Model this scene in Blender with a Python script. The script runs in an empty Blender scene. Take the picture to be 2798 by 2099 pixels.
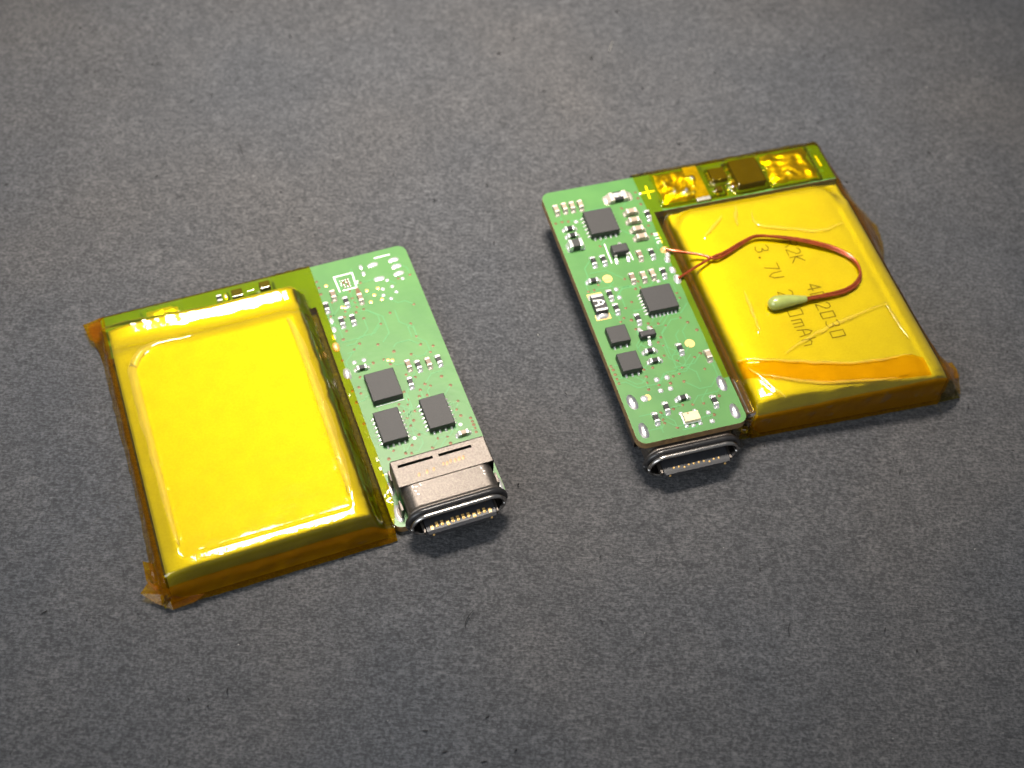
import bpy, bmesh, math, random
from mathutils import Vector, Matrix, noise

random.seed(7)
S = 0.001                                   # everything below is measured in millimetres
scene = bpy.context.scene
C = scene.collection

# ------------------------------------------------------------------ camera, world, lamps, exposure
cam_d = bpy.data.cameras.new('camera')
cam = bpy.data.objects.new('camera', cam_d)
C.objects.link(cam)
PIT, ROLL = 0.960448679, 0.071125378
F = Vector((0, math.cos(PIT), -math.sin(PIT)))
R0 = Vector((1, 0, 0))
U0 = R0.cross(F)
Rv = R0 * math.cos(ROLL) + U0 * math.sin(ROLL)
Uv = -R0 * math.sin(ROLL) + U0 * math.cos(ROLL)
M = Matrix.Identity(4)
for i in range(3):
    M[i][0], M[i][1], M[i][2] = Rv[i], Uv[i], -F[i]
M.translation = Vector((0, -75, 107.146)) * S
cam.matrix_world = M
cam_d.sensor_width = 36
cam_d.lens = 3600 / 2798 * 36
cam_d.clip_start = 0.005
cam_d.clip_end = 10
cam_d.dof.use_dof = True
cam_d.dof.focus_distance = 0.121
cam_d.dof.aperture_fstop = 34
scene.camera = cam

world = bpy.data.worlds.new('World')
scene.world = world
world.use_nodes = True
bg = world.node_tree.nodes['Background']
bg.inputs['Color'].default_value = (0.88, 0.94, 1.0, 1)
bg.inputs['Strength'].default_value = 0.29


def area(name, loc, target, sx, sy, power, col):
    d = bpy.data.lights.new(name, 'AREA')
    d.shape = 'RECTANGLE'
    d.size, d.size_y = sx * S, sy * S
    d.energy = power
    d.color = col
    o = bpy.data.objects.new(name, d)
    C.objects.link(o)
    o.location = Vector(loc) * S
    o.rotation_euler = (Vector(target) - Vector(loc)).to_track_quat('-Z', 'Y').to_euler()
    return o


lamp = area('desk_lamp', (-34, 88, 300), (-8, 40, 0), 86, 70, 0.138, (1.0, 0.91, 0.81))
area('cool_fill', (-230, -290, 240), (0, 0, 0), 320, 260, 1.35, (0.86, 0.93, 1.0))  # unseen cool fill from the front left, added to brighten the front walls
lamp.data.spread = math.radians(36)

scene.view_settings.view_transform = 'Standard'
scene.view_settings.look = 'None'
scene.view_settings.exposure = 0
scene.view_settings.gamma = 1
scene.view_settings.use_curve_mapping = False
scene.cycles.transparent_max_bounces = 24
scene.cycles.max_bounces = 10
scene.cycles.sample_clamp_indirect = 4
scene.cycles.use_denoising = True


# ------------------------------------------------------------------ materials
def new_mat(name):
    m = bpy.data.materials.new(name)
    m.use_nodes = True
    nt = m.node_tree
    return m, nt, nt.nodes['Principled BSDF']


def coords(nt, scale=1000.0, kind='Object'):
    tc = nt.nodes.new('ShaderNodeTexCoord')
    mp = nt.nodes.new('ShaderNodeMapping')
    mp.inputs['Scale'].default_value = (scale,) * 3
    nt.links.new(tc.outputs[kind], mp.inputs['Vector'])
    return mp.outputs['Vector']


def noise_tex(nt, vec, scale, detail=3, rough=.5):
    n = nt.nodes.new('ShaderNodeTexNoise')
    n.inputs['Scale'].default_value = scale
    n.inputs['Detail'].default_value = detail
    n.inputs['Roughness'].default_value = rough
    nt.links.new(vec, n.inputs['Vector'])
    return n.outputs['Fac']


def ramp(nt, fac, stops):
    r = nt.nodes.new('ShaderNodeValToRGB')
    e = r.color_ramp.elements
    while len(e) < len(stops):
        e.new(.5)
    for k, (p, c) in enumerate(stops):
        e[k].position = p
        e[k].color = (*c, 1) if len(c) == 3 else c
    nt.links.new(fac, r.inputs['Fac'])
    return r.outputs['Color']


def bump(nt, fac, strength, dist):
    b = nt.nodes.new('ShaderNodeBump')
    b.inputs['Strength'].default_value = strength
    b.inputs['Distance'].default_value = dist * S
    nt.links.new(fac, b.inputs['Height'])
    return b


def simple(name, col, rough=.5, metal=0.0, vary=.12, nscale=2.0, bmp=0.0, bscale=6.0, coat=0.0, spec=.5, rvary=0.0):
    m, nt, p = new_mat(name)
    v = coords(nt)
    n = noise_tex(nt, v, nscale, 4)
    lo = tuple(max(0, c * (1 - vary)) for c in col)
    hi = tuple(min(1, c * (1 + vary)) for c in col)
    nt.links.new(ramp(nt, n, [(.3, lo), (.7, hi)]), p.inputs['Base Color'])
    p.inputs['Roughness'].default_value = rough
    p.inputs['Metallic'].default_value = metal
    p.inputs['Specular IOR Level'].default_value = spec
    p.inputs['Coat Weight'].default_value = coat
    p.inputs['Coat Roughness'].default_value = .08
    if rvary:
        mr = nt.nodes.new('ShaderNodeMapRange')
        mr.inputs['To Min'].default_value = rough - rvary
        mr.inputs['To Max'].default_value = rough + rvary
        nt.links.new(n, mr.inputs['Value'])
        nt.links.new(mr.outputs['Result'], p.inputs['Roughness'])
    if bmp:
        b = bump(nt, noise_tex(nt, v, bscale, 3), bmp, .05)
        nt.links.new(b.outputs['Normal'], p.inputs['Normal'])
    return m


def paper_mat():
    m, nt, p = new_mat('black_craft_paper')
    v = coords(nt)
    L = nt.links
    fine = noise_tex(nt, v, 3.4, 5, .65)
    mid = noise_tex(nt, v, 1.1, 4, .6)
    big = noise_tex(nt, v, .035, 3, .5)
    # short fibres: strongly stretched noise at two angles
    fib = []
    for ang, sc in ((.55, (1.5, 9.0, 1)), (2.3, (1.4, 8.0, 1)), (-.75, (1.2, 9.5, 1))):
        mp = nt.nodes.new('ShaderNodeMapping')
        mp.inputs['Rotation'].default_value = (0, 0, ang)
        mp.inputs['Scale'].default_value = sc
        L.new(v, mp.inputs['Vector'])
        wv = nt.nodes.new('ShaderNodeTexNoise')
        wv.inputs['Scale'].default_value = .9
        wv.inputs['Detail'].default_value = 3
        wv.inputs['Distortion'].default_value = 1.2
        L.new(mp.outputs['Vector'], wv.inputs['Vector'])
        fib.append(wv.outputs['Fac'])

    def mth(op, a, b):
        n = nt.nodes.new('ShaderNodeMath')
        n.operation = op
        for k, q in enumerate((a, b)):
            if isinstance(q, (int, float)):
                n.inputs[k].default_value = q
            else:
                L.new(q, n.inputs[k])
        return n.outputs[0]
    fsum = mth('MAXIMUM', mth('MAXIMUM', fib[0], fib[1]), fib[2])
    h = mth('ADD', mth('MULTIPLY', fine, .55), mth('ADD', mth('MULTIPLY', fsum, .55), mth('MULTIPLY', mid, .16)))
    base = ramp(nt, h, [(.44, (.011, .0114, .0122)), (.62, (.0335, .0352, .0385)), (.82, (.118, .120, .124))])
    tint = ramp(nt, big, [(.35, (.88, .90, .95)), (.65, (1.06, 1.0, .96))])
    mx = nt.nodes.new('ShaderNodeMix')
    mx.data_type = 'RGBA'
    mx.blend_type = 'MULTIPLY'
    mx.inputs['Factor'].default_value = 1
    L.new(base, mx.inputs['A'])
    L.new(tint, mx.inputs['B'])
    blot = ramp(nt, noise_tex(nt, v, .14, 4, .6), [(.3, (.90, .90, .90)), (.7, (1.10, 1.10, 1.10))])
    mx2 = nt.nodes.new('ShaderNodeMix')
    mx2.data_type = 'RGBA'
    mx2.blend_type = 'MULTIPLY'
    mx2.inputs['Factor'].default_value = 1
    L.new(mx.outputs['Result'], mx2.inputs['A'])
    L.new(blot, mx2.inputs['B'])
    L.new(mx2.outputs['Result'], p.inputs['Base Color'])
    p.inputs['Roughness'].default_value = .72
    p.inputs['Specular IOR Level'].default_value = .45
    b = bump(nt, h, .7, .34)
    L.new(b.outputs['Normal'], p.inputs['Normal'])
    return m


def tape_mat(name, tint, rough=.07, dfac=.015, dcol=(.62, .36, .005), ior=1.6):
    m = bpy.data.materials.new(name)
    m.use_nodes = True
    nt = m.node_tree
    nt.nodes.clear()
    L = nt.links
    out = nt.nodes.new('ShaderNodeOutputMaterial')
    tr = nt.nodes.new('ShaderNodeBsdfTransparent')
    gl = nt.nodes.new('ShaderNodeBsdfGlossy')
    gl.inputs['Roughness'].default_value = rough
    gl.inputs['Color'].default_value = (1, .97, .90, 1)
    df = nt.nodes.new('ShaderNodeBsdfDiffuse')
    df.inputs['Color'].default_value = (*dcol, 1)
    v = coords(nt)
    n1 = noise_tex(nt, v, .55, 3, .5)
    n2 = noise_tex(nt, v, 2.2, 3, .5)
    L.new(ramp(nt, n1, [(.3, tuple(c * .95 for c in tint)), (.7, tint)]), tr.inputs['Color'])
    b1 = bump(nt, n1, .25, .10)
    b2 = bump(nt, n2, .2, .02)
    L.new(b1.outputs['Normal'], b2.inputs['Normal'])
    L.new(b2.outputs['Normal'], gl.inputs['Normal'])
    fr = nt.nodes.new('ShaderNodeFresnel')
    fr.inputs['IOR'].default_value = ior
    L.new(b2.outputs['Normal'], fr.inputs['Normal'])
    m1 = nt.nodes.new('ShaderNodeMixShader')
    m1.inputs['Fac'].default_value = dfac
    L.new(tr.outputs[0], m1.inputs[1])
    L.new(df.outputs[0], m1.inputs[2])
    m2 = nt.nodes.new('ShaderNodeMixShader')
    L.new(fr.outputs[0], m2.inputs['Fac'])
    L.new(m1.outputs[0], m2.inputs[1])
    L.new(gl.outputs[0], m2.inputs[2])
    L.new(m2.outputs[0], out.inputs['Surface'])
    return m


def mask_mat():
    m, nt, p = new_mat('green_soldermask')
    v = coords(nt)
    L = nt.links
    n = noise_tex(nt, v, .35, 3, .5)
    L.new(ramp(nt, n, [(.3, (.064, .188, .046)), (.7, (.082, .220, .053))]), p.inputs['Base Color'])
    p.inputs['Roughness'].default_value = .33
    p.inputs['Specular IOR Level'].default_value = .55
    b = bump(nt, noise_tex(nt, v, 1.6, 3), .12, .05)
    L.new(b.outputs['Normal'], p.inputs['Normal'])
    return m


def foil_mat():
    m, nt, p = new_mat('aluminium_pouch_foil')
    v = coords(nt)
    L = nt.links
    n = noise_tex(nt, v, 5, 4, .6)
    L.new(ramp(nt, n, [(.3, (.44, .44, .43)), (.7, (.49, .49, .48))]), p.inputs['Base Color'])
    p.inputs['Metallic'].default_value = .50
    p.inputs['Roughness'].default_value = .56
    b1 = bump(nt, noise_tex(nt, v, 6, 3), .12, .03)
    b2 = bump(nt, noise_tex(nt, v, .3, 2), .12, .2)
    L.new(b2.outputs['Normal'], b1.inputs['Normal'])
    L.new(b1.outputs['Normal'], p.inputs['Normal'])
    return m


MT = {
    'paper': paper_mat(),
    'mask': mask_mat(),
    'fr4': simple('fr4_edge', (.20, .115, .045), .7, vary=.3, nscale=1.5),
    'trace': simple('masked_trace', (.080, .262, .085), .33, vary=.06),
    'chip': simple('moulded_epoxy', (.022, .0205, .020), .55, vary=.25, nscale=9, bmp=.25, bscale=9),
    'res': simple('resistor_glaze', (.018, .017, .018), .3, vary=.2),
    'cap': simple('ceramic_tan', (.30, .235, .165), .45, vary=.12),
    'cap2': simple('ceramic_brown', (.19, .125, .085), .42, vary=.12),
    'tin': simple('tinned_solder', (.78, .77, .74), .30, .72, vary=.08, nscale=7, bmp=.35, bscale=4, rvary=.08),
    'tin_matte': simple('matte_tin', (.55, .49, .41), .45, .6, vary=.1, nscale=7, bmp=.3, bscale=6),
    'gold': simple('gold_plate', (.80, .50, .17), .38, .45, vary=.08),
    'copper': simple('bare_copper', (.125, .058, .022), .45, .3, vary=.25, nscale=6),
    'silk': simple('white_silkscreen', (.80, .82, .76), .6, vary=.08, nscale=6),
    'steel': simple('brushed_steel', (.165, .145, .128), .50, 1.0, vary=.28, nscale=5, bmp=.3, bscale=9, rvary=.06),
    'steel_dark': simple('dark_nickel', (.34, .32, .30), .27, 1.0, vary=.1, nscale=4),
    'weld': simple('weld_tint', (.32, .20, .10), .5, .6, vary=.3, nscale=8),
    'rubber': simple('black_rubber', (.016, .015, .015), .34, vary=.2, bmp=.1),
    'plastic': simple('black_plastic', (.028, .028, .031), .42, vary=.2, bmp=.1),
    'led': simple('cream_phosphor', (.60, .52, .32), .5, vary=.06),
    'foil': foil_mat(),
    'tape': tape_mat('amber_film', (1.0, .872, .02)),
    'tape3': tape_mat('amber_film_double', (.95, .88, .25), ior=1.2),
    'flap': tape_mat('torn_amber_film', (.98, .68, .02), .16, .10, (.60, .22, .002), 1.3),
    'haze_film': tape_mat('lifted_film', (1.0, .93, .45), .16, .16, (.95, .80, .12)),  # pale diffuse colour stands in for reflection off the trapped air
    'tape2': tape_mat('amber_film_overlap', (1.0, .79, .02), .06, .07, (.85, .30, .002), 1.16),
    'tin_dark': simple('dull_solder', (.74, .72, .71), .32, 1.0, vary=.15, nscale=2, bmp=.25, bscale=1.5),
    'ink': simple('dark_ink', (.085, .072, .040), .6, vary=.3),
    'wire': simple('enamelled_wire', (.34, .058, .008), .24, .6, vary=.25, nscale=1.2, coat=.8),
    'bead': simple('green_epoxy_bead', (.27, .31, .075), .28, vary=.18, nscale=.7, coat=.7),
    'lint': simple('dark_lint', (.010, .009, .009), .8),
    'lint_light': simple('pale_lint', (.26, .25, .23), .8),
    'nickel': simple('nickel_tab', (.50, .47, .41), .38, 1.0, vary=.15, nscale=2, bmp=.35, bscale=1.5),
}


# ------------------------------------------------------------------ mesh helpers (millimetres)
class MB:
    def __init__(self):
        self.v, self.f, self.m = [], [], []

    def add(self, vs, fs, mi=0):
        o = len(self.v)
        self.v += [tuple(q) for q in vs]
        self.f += [tuple(i + o for i in f) for f in fs]
        self.m += [mi] * len(fs)

    def box(self, x0, x1, y0, y1, z0, z1, mi=0, skip=()):
        vs = [(x0, y0, z0), (x1, y0, z0), (x1, y1, z0), (x0, y1, z0), (x0, y0, z1), (x1, y0, z1), (x1, y1, z1), (x0, y1, z1)]
        fs = [(3, 2, 1, 0), (4, 5, 6, 7), (0, 1, 5, 4), (1, 2, 6, 5), (2, 3, 7, 6), (3, 0, 4, 7)]
        self.add(vs, [f for k, f in enumerate(fs) if k not in skip], mi)

    def chamfer_box(self, x0, x1, y0, y1, z0, z1, c=.06, cv=None, mi=0):
        """box with chamfered vertical corners and top edge"""
        cv = c if cv is None else cv

        def ring(d, z):
            a, b, e, g = x0 + d, x1 - d, y0 + d, y1 - d
            return [(a + cv, e, z), (b - cv, e, z), (b, e + cv, z), (b, g - cv, z), (b - cv, g, z), (a + cv, g, z), (a, g - cv, z), (a, e + cv, z)]
        vs = ring(0, z0) + ring(0, z1 - c) + ring(c * .4, z1 - c * .25) + ring(c, z1)
        fs = []
        for k in range(3):
            for j in range(8):
                fs.append((k * 8 + j, k * 8 + (j + 1) % 8, k * 8 + 8 + (j + 1) % 8, k * 8 + 8 + j))
        fs.append(tuple(range(24, 32)))
        fs.append(tuple(range(7, -1, -1)))
        self.add(vs, fs, mi)

    def prism(self, poly, z0, z1, mi=0, mside=None):
        n = len(poly)
        vs = [(x, y, z0) for x, y in poly] + [(x, y, z1) for x, y in poly]
        self.add(vs, [tuple(range(n, 2 * n)), tuple(range(n - 1, -1, -1))], mi)
        self.add(vs, [(k, (k + 1) % n, n + (k + 1) % n, n + k) for k in range(n)], mi if mside is None else mside)

    def dome(self, cx, cy, z, rx, ry, h, mi=0, n=14, rings=4, ang=0, e=2.0, lump=0, seed=0):
        vs = [(cx, cy, z + h)]
        ca, sa = math.cos(ang), math.sin(ang)
        for r in range(1, rings + 1):
            t = r / rings
            zz = z + h * (1 - t ** 2.2)
            for k in range(n):
                a = 2 * math.pi * k / n
                c, s = math.cos(a), math.sin(a)
                px = rx * t * math.copysign(abs(c) ** (2 / e), c)
                py = ry * t * math.copysign(abs(s) ** (2 / e), s)
                if lump:
                    q = noise.noise(Vector((px * 2 + seed, py * 2, seed * 1.7)))
                    zq = zz + lump * q * (1 - t * .8)
                    px *= 1 + .15 * q
                    py *= 1 + .15 * q
                else:
                    zq = zz
                vs.append((cx + ca * px - sa * py, cy + sa * px + ca * py, zq))
        fs = [(0, 1 + k, 1 + (k + 1) % n) for k in range(n)]
        for r in range(rings - 1):
            for k in range(n):
                a, b = 1 + r * n + k, 1 + r * n + (k + 1) % n
                fs.append((a, a + n, b + n, b))
        self.add(vs, fs, mi)

    def disc(self, cx, cy, z, r, mi=0, n=10, ry=None):
        vs = [(cx, cy, z)] + [(cx + r * math.cos(2 * math.pi * k / n), cy + (ry or r) * math.sin(2 * math.pi * k / n), z) for k in range(n)]
        self.add(vs, [(0, 1 + k, 1 + (k + 1) % n) for k in range(n)], mi)

    def tube(self, pts, rad, mi=0, n=10, cap=True):
        P = [Vector(p) for p in pts]
        rings = []
        up = Vector((0, 0, 1))
        for i, p in enumerate(P):
            d = (P[min(i + 1, len(P) - 1)] - P[max(i - 1, 0)]).normalized()
            s = d.cross(up)
            s = s.normalized() if s.length > 1e-6 else Vector((1, 0, 0))
            u = s.cross(d)
            r = rad[i] if isinstance(rad, (list, tuple)) else rad
            rings.append([p + (s * math.cos(2 * math.pi * k / n) + u * math.sin(2 * math.pi * k / n)) * r for k in range(n)])
        vs = [q for r in rings for q in r]
        fs = []
        for i in range(len(P) - 1):
            for k in range(n):
                a, b = i * n + k, i * n + (k + 1) % n
                fs.append((a, b, b + n, a + n))
        if cap:
            fs.append(tuple(range(n - 1, -1, -1)))
            fs.append(tuple(range((len(P) - 1) * n, len(P) * n)))
        self.add(vs, fs, mi)

    def ribbon(self, pts, w, zf, mi=0, th=.012):
        """flat stroke of width w along 2-D points, with its own small thickness"""
        for (x0, y0), (x1, y1) in zip(pts[:-1], pts[1:]):
            d = Vector((x1 - x0, y1 - y0))
            ln = d.length
            if ln < 1e-6:
                continue
            d /= ln
            nx, ny = -d.y * w / 2, d.x * w / 2
            ex, ey = d.x * w / 2, d.y * w / 2
            q = [(x0 - ex + nx, y0 - ey + ny), (x0 - ex - nx, y0 - ey - ny), (x1 + ex - nx, y1 + ey - ny), (x1 + ex + nx, y1 + ey + ny)]
            self.rk = (getattr(self, 'rk', 0) + 1) % 7
            zs = [(zf(*c) if callable(zf) else zf) + .0011 * self.rk for c in q]
            vs = [(*c, z) for c, z in zip(q, zs)] + [(*c, z + th) for c, z in zip(q, zs)]
            self.add(vs, [(4, 5, 6, 7), (0, 1, 5, 4), (1, 2, 6, 5), (2, 3, 7, 6), (3, 0, 4, 7)], mi)

    def loft(self, loops, close_start=False, close_end=False, mi=0):
        n = len(loops[0])
        vs = [q for l in loops for q in l]
        fs = []
        for i in range(len(loops) - 1):
            for k in range(n):
                a, b = i * n + k, i * n + (k + 1) % n
                fs.append((a, b, b + n, a + n))
        if close_start:
            fs.append(tuple(range(n - 1, -1, -1)))
        if close_end:
            fs.append(tuple(range((len(loops) - 1) * n, len(loops) * n)))
        self.add(vs, fs, mi)

    def xf(self, fn):
        self.v = [fn(*q) for q in self.v]
        return self

    def mesh(self, name, mats, smooth=False):
        me = bpy.data.meshes.new(name)
        me.from_pydata([(x * S, y * S, z * S) for x, y, z in self.v], [], self.f)
        for m in mats:
            me.materials.append(MT[m])
        me.polygons.foreach_set('material_index', self.m)
        bm = bmesh.new()
        bm.from_mesh(me)
        bmesh.ops.recalc_face_normals(bm, faces=bm.faces)
        bm.to_mesh(me)
        bm.free()
        if smooth:
            me.polygons.foreach_set('use_smooth', [True] * len(me.polygons))
        me.update()
        return me

    def build(self, name, mats, parent=None, smooth=False, loc=(0, 0, 0)):
        mats = [mats] if isinstance(mats, str) else mats
        return link(name, self.mesh(name, mats, smooth), parent, loc)


def link(name, me, parent=None, loc=(0, 0, 0), rz=0):
    o = bpy.data.objects.new(name, me)
    C.objects.link(o)
    if parent:
        o.parent = parent
    o.location = Vector(loc) * S
    o.rotation_euler = (0, 0, rz)
    return o


def interp(tab, x):
    if x <= tab[0][0]:
        return tab[0][1]
    for (a, p), (b, q) in zip(tab[:-1], tab[1:]):
        if x <= b:
            t = (x - a) / (b - a)
            return p + (q - p) * t
    return tab[-1][1]


def sst(a, b, x):
    t = min(1, max(0, (x - a) / (b - a)))
    return t * t * (3 - 2 * t)


def nz(x, y, s, seed=0):
    return noise.noise(Vector((x * s + seed * 7.3, y * s - seed * 3.1, seed)))


def catmull(pts, k=6):
    P = [Vector(p) for p in pts]
    out = []
    for i in range(len(P) - 1):
        a, b, c, d = P[max(i - 1, 0)], P[i], P[i + 1], P[min(i + 2, len(P) - 1)]
        for j in range(k):
            t = j / k
            out.append(.5 * ((2 * b) + (c - a) * t + (2 * a - 5 * b + 4 * c - d) * t * t + (3 * b - a - 3 * c + d) * t ** 3))
    out.append(P[-1])
    return out


# stroke lettering, unit cell .62 wide and 1 high
GL = {
    '0': [[(.05, 0), (.05, 1), (.57, 1), (.57, 0), (.05, 0)]],
    '1': [[(.15, .8), (.32, 1), (.32, 0)]],
    '2': [[(.05, .85), (.2, 1), (.45, 1), (.57, .85), (.55, .62), (.05, 0), (.6, 0)]],
    '3': [[(.05, .9), (.3, 1), (.55, .88), (.52, .6), (.28, .52), (.55, .42), (.57, .12), (.3, 0), (.04, .1)]],
    '4': [[(.45, 0), (.45, 1), (.03, .32), (.62, .32)]],
    '7': [[(.04, 1), (.58, 1), (.26, 0)]],
    '.': [[(.25, .0), (.33, .0), (.33, .09), (.25, .09), (.25, 0)]],
    'V': [[(.05, 1), (.1, .3), (.3, 0), (.52, .3), (.57, 1)]],
    'm': [[(.02, 0), (.02, .7), (.3, .7), (.3, 0)], [(.3, .7), (.6, .7), (.6, 0)]],
    'A': [[(.03, 0), (.12, .75), (.31, 1), (.5, .75), (.59, 0)], [(.08, .4), (.54, .4)]],
    'h': [[(.06, 1), (.06, 0)], [(.06, .5), (.3, .65), (.54, .5), (.54, 0)]],
    'R': [[(.05, 0), (.05, 1), (.45, 1), (.57, .8), (.45, .55), (.05, .5)], [(.3, .5), (.58, 0)]],
    'K': [[(.06, 1), (.06, 0)], [(.56, 1), (.06, .45), (.58, 0)]],
    'N': [[(.05, 0), (.05, 1), (.57, 0), (.57, 1)]],
    'T': [[(.02, 1), (.6, 1)], [(.31, 1), (.31, 0)]],
    'C': [[(.57, .85), (.4, 1), (.15, 1), (.05, .8), (.05, .2), (.15, 0), (.4, 0), (.57, .15)]],
}


def glyph(mb, ch, cx, cy, h, read, w, zf, mi=0, th=.012, wide=1.0):
    """glyph centred at cx,cy; read = unit reading direction, upright is read turned +90 degrees"""
    rx, ry = read
    ux, uy = -ry, rx
    for st in GL[ch]:
        pts = [(cx + ((a - .31) * h * wide) * rx + ((b - .5) * h) * ux, cy + ((a - .31) * h * wide) * ry + ((b - .5) * h) * uy) for a, b in st]
        mb.ribbon(pts, w, zf, mi, th)


# ------------------------------------------------------------------ the paper
def paper():
    mb = MB()
    N, ext = 150, 330.0
    vs = []
    for j in range(N + 1):
        for i in range(N + 1):
            u, v = 2 * i / N - 1, 2 * j / N - 1
            x = ext * math.copysign(abs(u) ** 1.6, u)
            y = ext * math.copysign(abs(v) ** 1.6, v)
            z = .22 * nz(x, y, .05, 1) + .10 * nz(x, y, .16, 2) - .22
            d = math.exp(-((x + 30) / 26) ** 2 - ((y - 20) / 16) ** 2)
            t = (x * .42 - y * .9)
            z += .16 * d * math.sin(t * .75 + 1.4 * nz(x, y, .08, 4))
            vs.append((x, y, min(z, -.012)))
    fs = [(j * (N + 1) + i, j * (N + 1) + i + 1, (j + 1) * (N + 1) + i + 1, (j + 1) * (N + 1) + i) for j in range(N) for i in range(N)]
    mb.add(vs, fs)
    o = mb.build('paper_sheet', 'paper', smooth=True)
    o['kind'] = 'structure'
    o['label'] = 'dark grey fibrous craft paper under both boards'
    return o


paper()

# ------------------------------------------------------------------ shared component builders
CACHE = {}
T_PCB = .85


def cached(key, fn):
    if key not in CACHE:
        CACHE[key] = fn()
    return CACHE[key]


def two_term(name, parent, x, y, z, rot, size=(1.0, .5, .38), body='res', pad=.36, domes=True, term='tin'):
    """chip component lying along local x; body mesh with two terminal children"""
    Lc, Wc, Hc = size
    cap = Lc * .25

    def mk_body():
        mb = MB()
        mb.chamfer_box(-Lc / 2 + cap * .6, Lc / 2 - cap * .6, -Wc / 2 + .015, Wc / 2 - .015, .02, Hc - .012, .03)
        return mb.mesh(name, [body])

    def mk_term():
        mb = MB()
        mb.chamfer_box(-cap / 2, cap / 2, -Wc / 2 - .01, Wc / 2 + .01, .0, Hc, .045)
        if domes:
            mb.dome(-cap / 2 - pad * .30, 0, .002, pad * .62, Wc * .56, Hc * .30, n=12, rings=3, e=2.6)
            vs = [(-cap / 2, -Wc / 2, Hc * .72), (-cap / 2, Wc / 2, Hc * .72), (-cap / 2 - pad * .6, Wc / 2 - .03, .03), (-cap / 2 - pad * .6, -Wc / 2 + .03, .03),
                  (-cap / 2, -Wc / 2, 0), (-cap / 2, Wc / 2, 0)]
            mb.add(vs, [(0, 1, 2, 3), (0, 3, 4), (1, 5, 2)])
        return mb.mesh('terminal', [term])
    b = link(name, cached(('b', name, size, body), mk_body), parent, (x, y, z), rot + random.uniform(-.04, .04))
    tm = cached(('t', size, pad, domes, term), mk_term)
    for sx, r in ((-1, 0), (1, math.pi)):
        link('terminal', tm, b, (sx * (Lc / 2 - cap / 2), 0, 0), r)
    return b


def pad(parent, x, y, z, rx, ry, h=.07, mat='tin', e=2.4, ang=0, name='solder_pad', lump=.0):
    key = ('pad', round(rx, 2), round(ry, 2), h, mat, e, lump, random.randrange(3) if lump else 0)

    def mk():
        mb = MB()
        mb.dome(0, 0, 0, rx, ry, h, e=e, lump=lump, seed=key[-1] * 5 + 1)
        return mb.mesh(name, [mat], True)
    return link(name, cached(key, mk), parent, (x, y, z), ang)


def chip(parent, quad, z, h, leads=None, mat='chip', name='chip', c=.07):
    """quad = x0,x1,y0,y1; leads = per side counts (left, right, front, back)"""
    x0, x1, y0, y1 = quad
    cx, cy = (x0 + x1) / 2, (y0 + y1) / 2
    mb = MB()
    mb.chamfer_box(x0 - cx, x1 - cx, y0 - cy, y1 - cy, .03, h, c, c * .6)
    b = mb.build(name, mat, parent, loc=(cx, cy, z))
    if leads:
        def mk():
            m = MB()
            m.dome(0, 0, 0, .22, .115, .10, n=10, rings=3, e=3)
            m.box(-.02, .2, -.085, .085, 0, .16)
            return m.mesh('lead', ['tin'])
        me = cached('lead', mk)
        wx, wy = (x1 - x0) / 2, (y1 - y0) / 2
        for side, n in enumerate(leads):
            for k in range(n):
                f = (k + .5) / n * 2 - 1
                if side < 2:
                    sx = -1 if side == 0 else 1
                    link('lead', me, b, (sx * (wx + .10), f * wy * .94, .0), 0 if side == 0 else math.pi)
                else:
                    sy = -1 if side == 2 else 1
                    link('lead', me, b, (f * wx * .92, sy * (wy + .10), .0), math.pi / 2 if side == 2 else -math.pi / 2)
    return b


def board(parent, mirror, z0):
    W, L, arm_x, arm_y, r = 11.0, 32.41, 31.9, 27.1, .95
    pts = []

    def corner(cx, cy, a0, a1, rr):
        for k in range(7):
            a = math.radians(a0 + (a1 - a0) * k / 6)
            pts.append((cx + rr * math.cos(a), cy + rr * math.sin(a)))
    corner(r, r, 180, 270, r)
    corner(W - r, r, 270, 360, r)
    pts.append((W, arm_y))
    pts.append((arm_x, arm_y))
    corner(arm_x - .5, L - .5, 0, 90, .5)
    corner(r, L - r, 90, 180, r)
    if mirror:
        pts = [(-x, y) for x, y in pts][::-1]
    mb = MB()
    n = len(pts)
    e = .05

    def inset(z, d):
        out = []
        for k in range(n):
            p, a, b = Vector(pts[k]), Vector(pts[k - 1]), Vector(pts[(k + 1) % n])
            t = (b - a).normalized()
            out.append((p.x - t.y * d, p.y + t.x * d, z))
        return out
    loops = [inset(z0, 0), inset(z0 + T_PCB - .05, 0), inset(z0 + T_PCB, .02)]
    mb.loft(loops, mi=1)
    mb.add(loops[2], [tuple(range(n))], 0)
    mb.add(loops[0], [tuple(range(n - 1, -1, -1))], 0)
    return mb.build('circuit_board', ['mask', 'fr4'], parent)


def vias(parent, pts, gold, z):
    mb = MB()
    for x, y in pts:
        a = random.uniform(.9, 1.15)
        mb.dome(x, y, z + .001, .165 * a, .165 * a, .014, 0, n=9, rings=2)
        mb.disc(x, y - .015, z + .020, .075, 1, 8)
    for x, y in gold:
        mb.dome(x, y, z + .001, .20, .20, .03, 2, n=10, rings=2)
    o = mb.build('via', ['copper', 'fr4', 'gold'], parent, True)
    o['kind'] = 'stuff'
    return o


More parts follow.
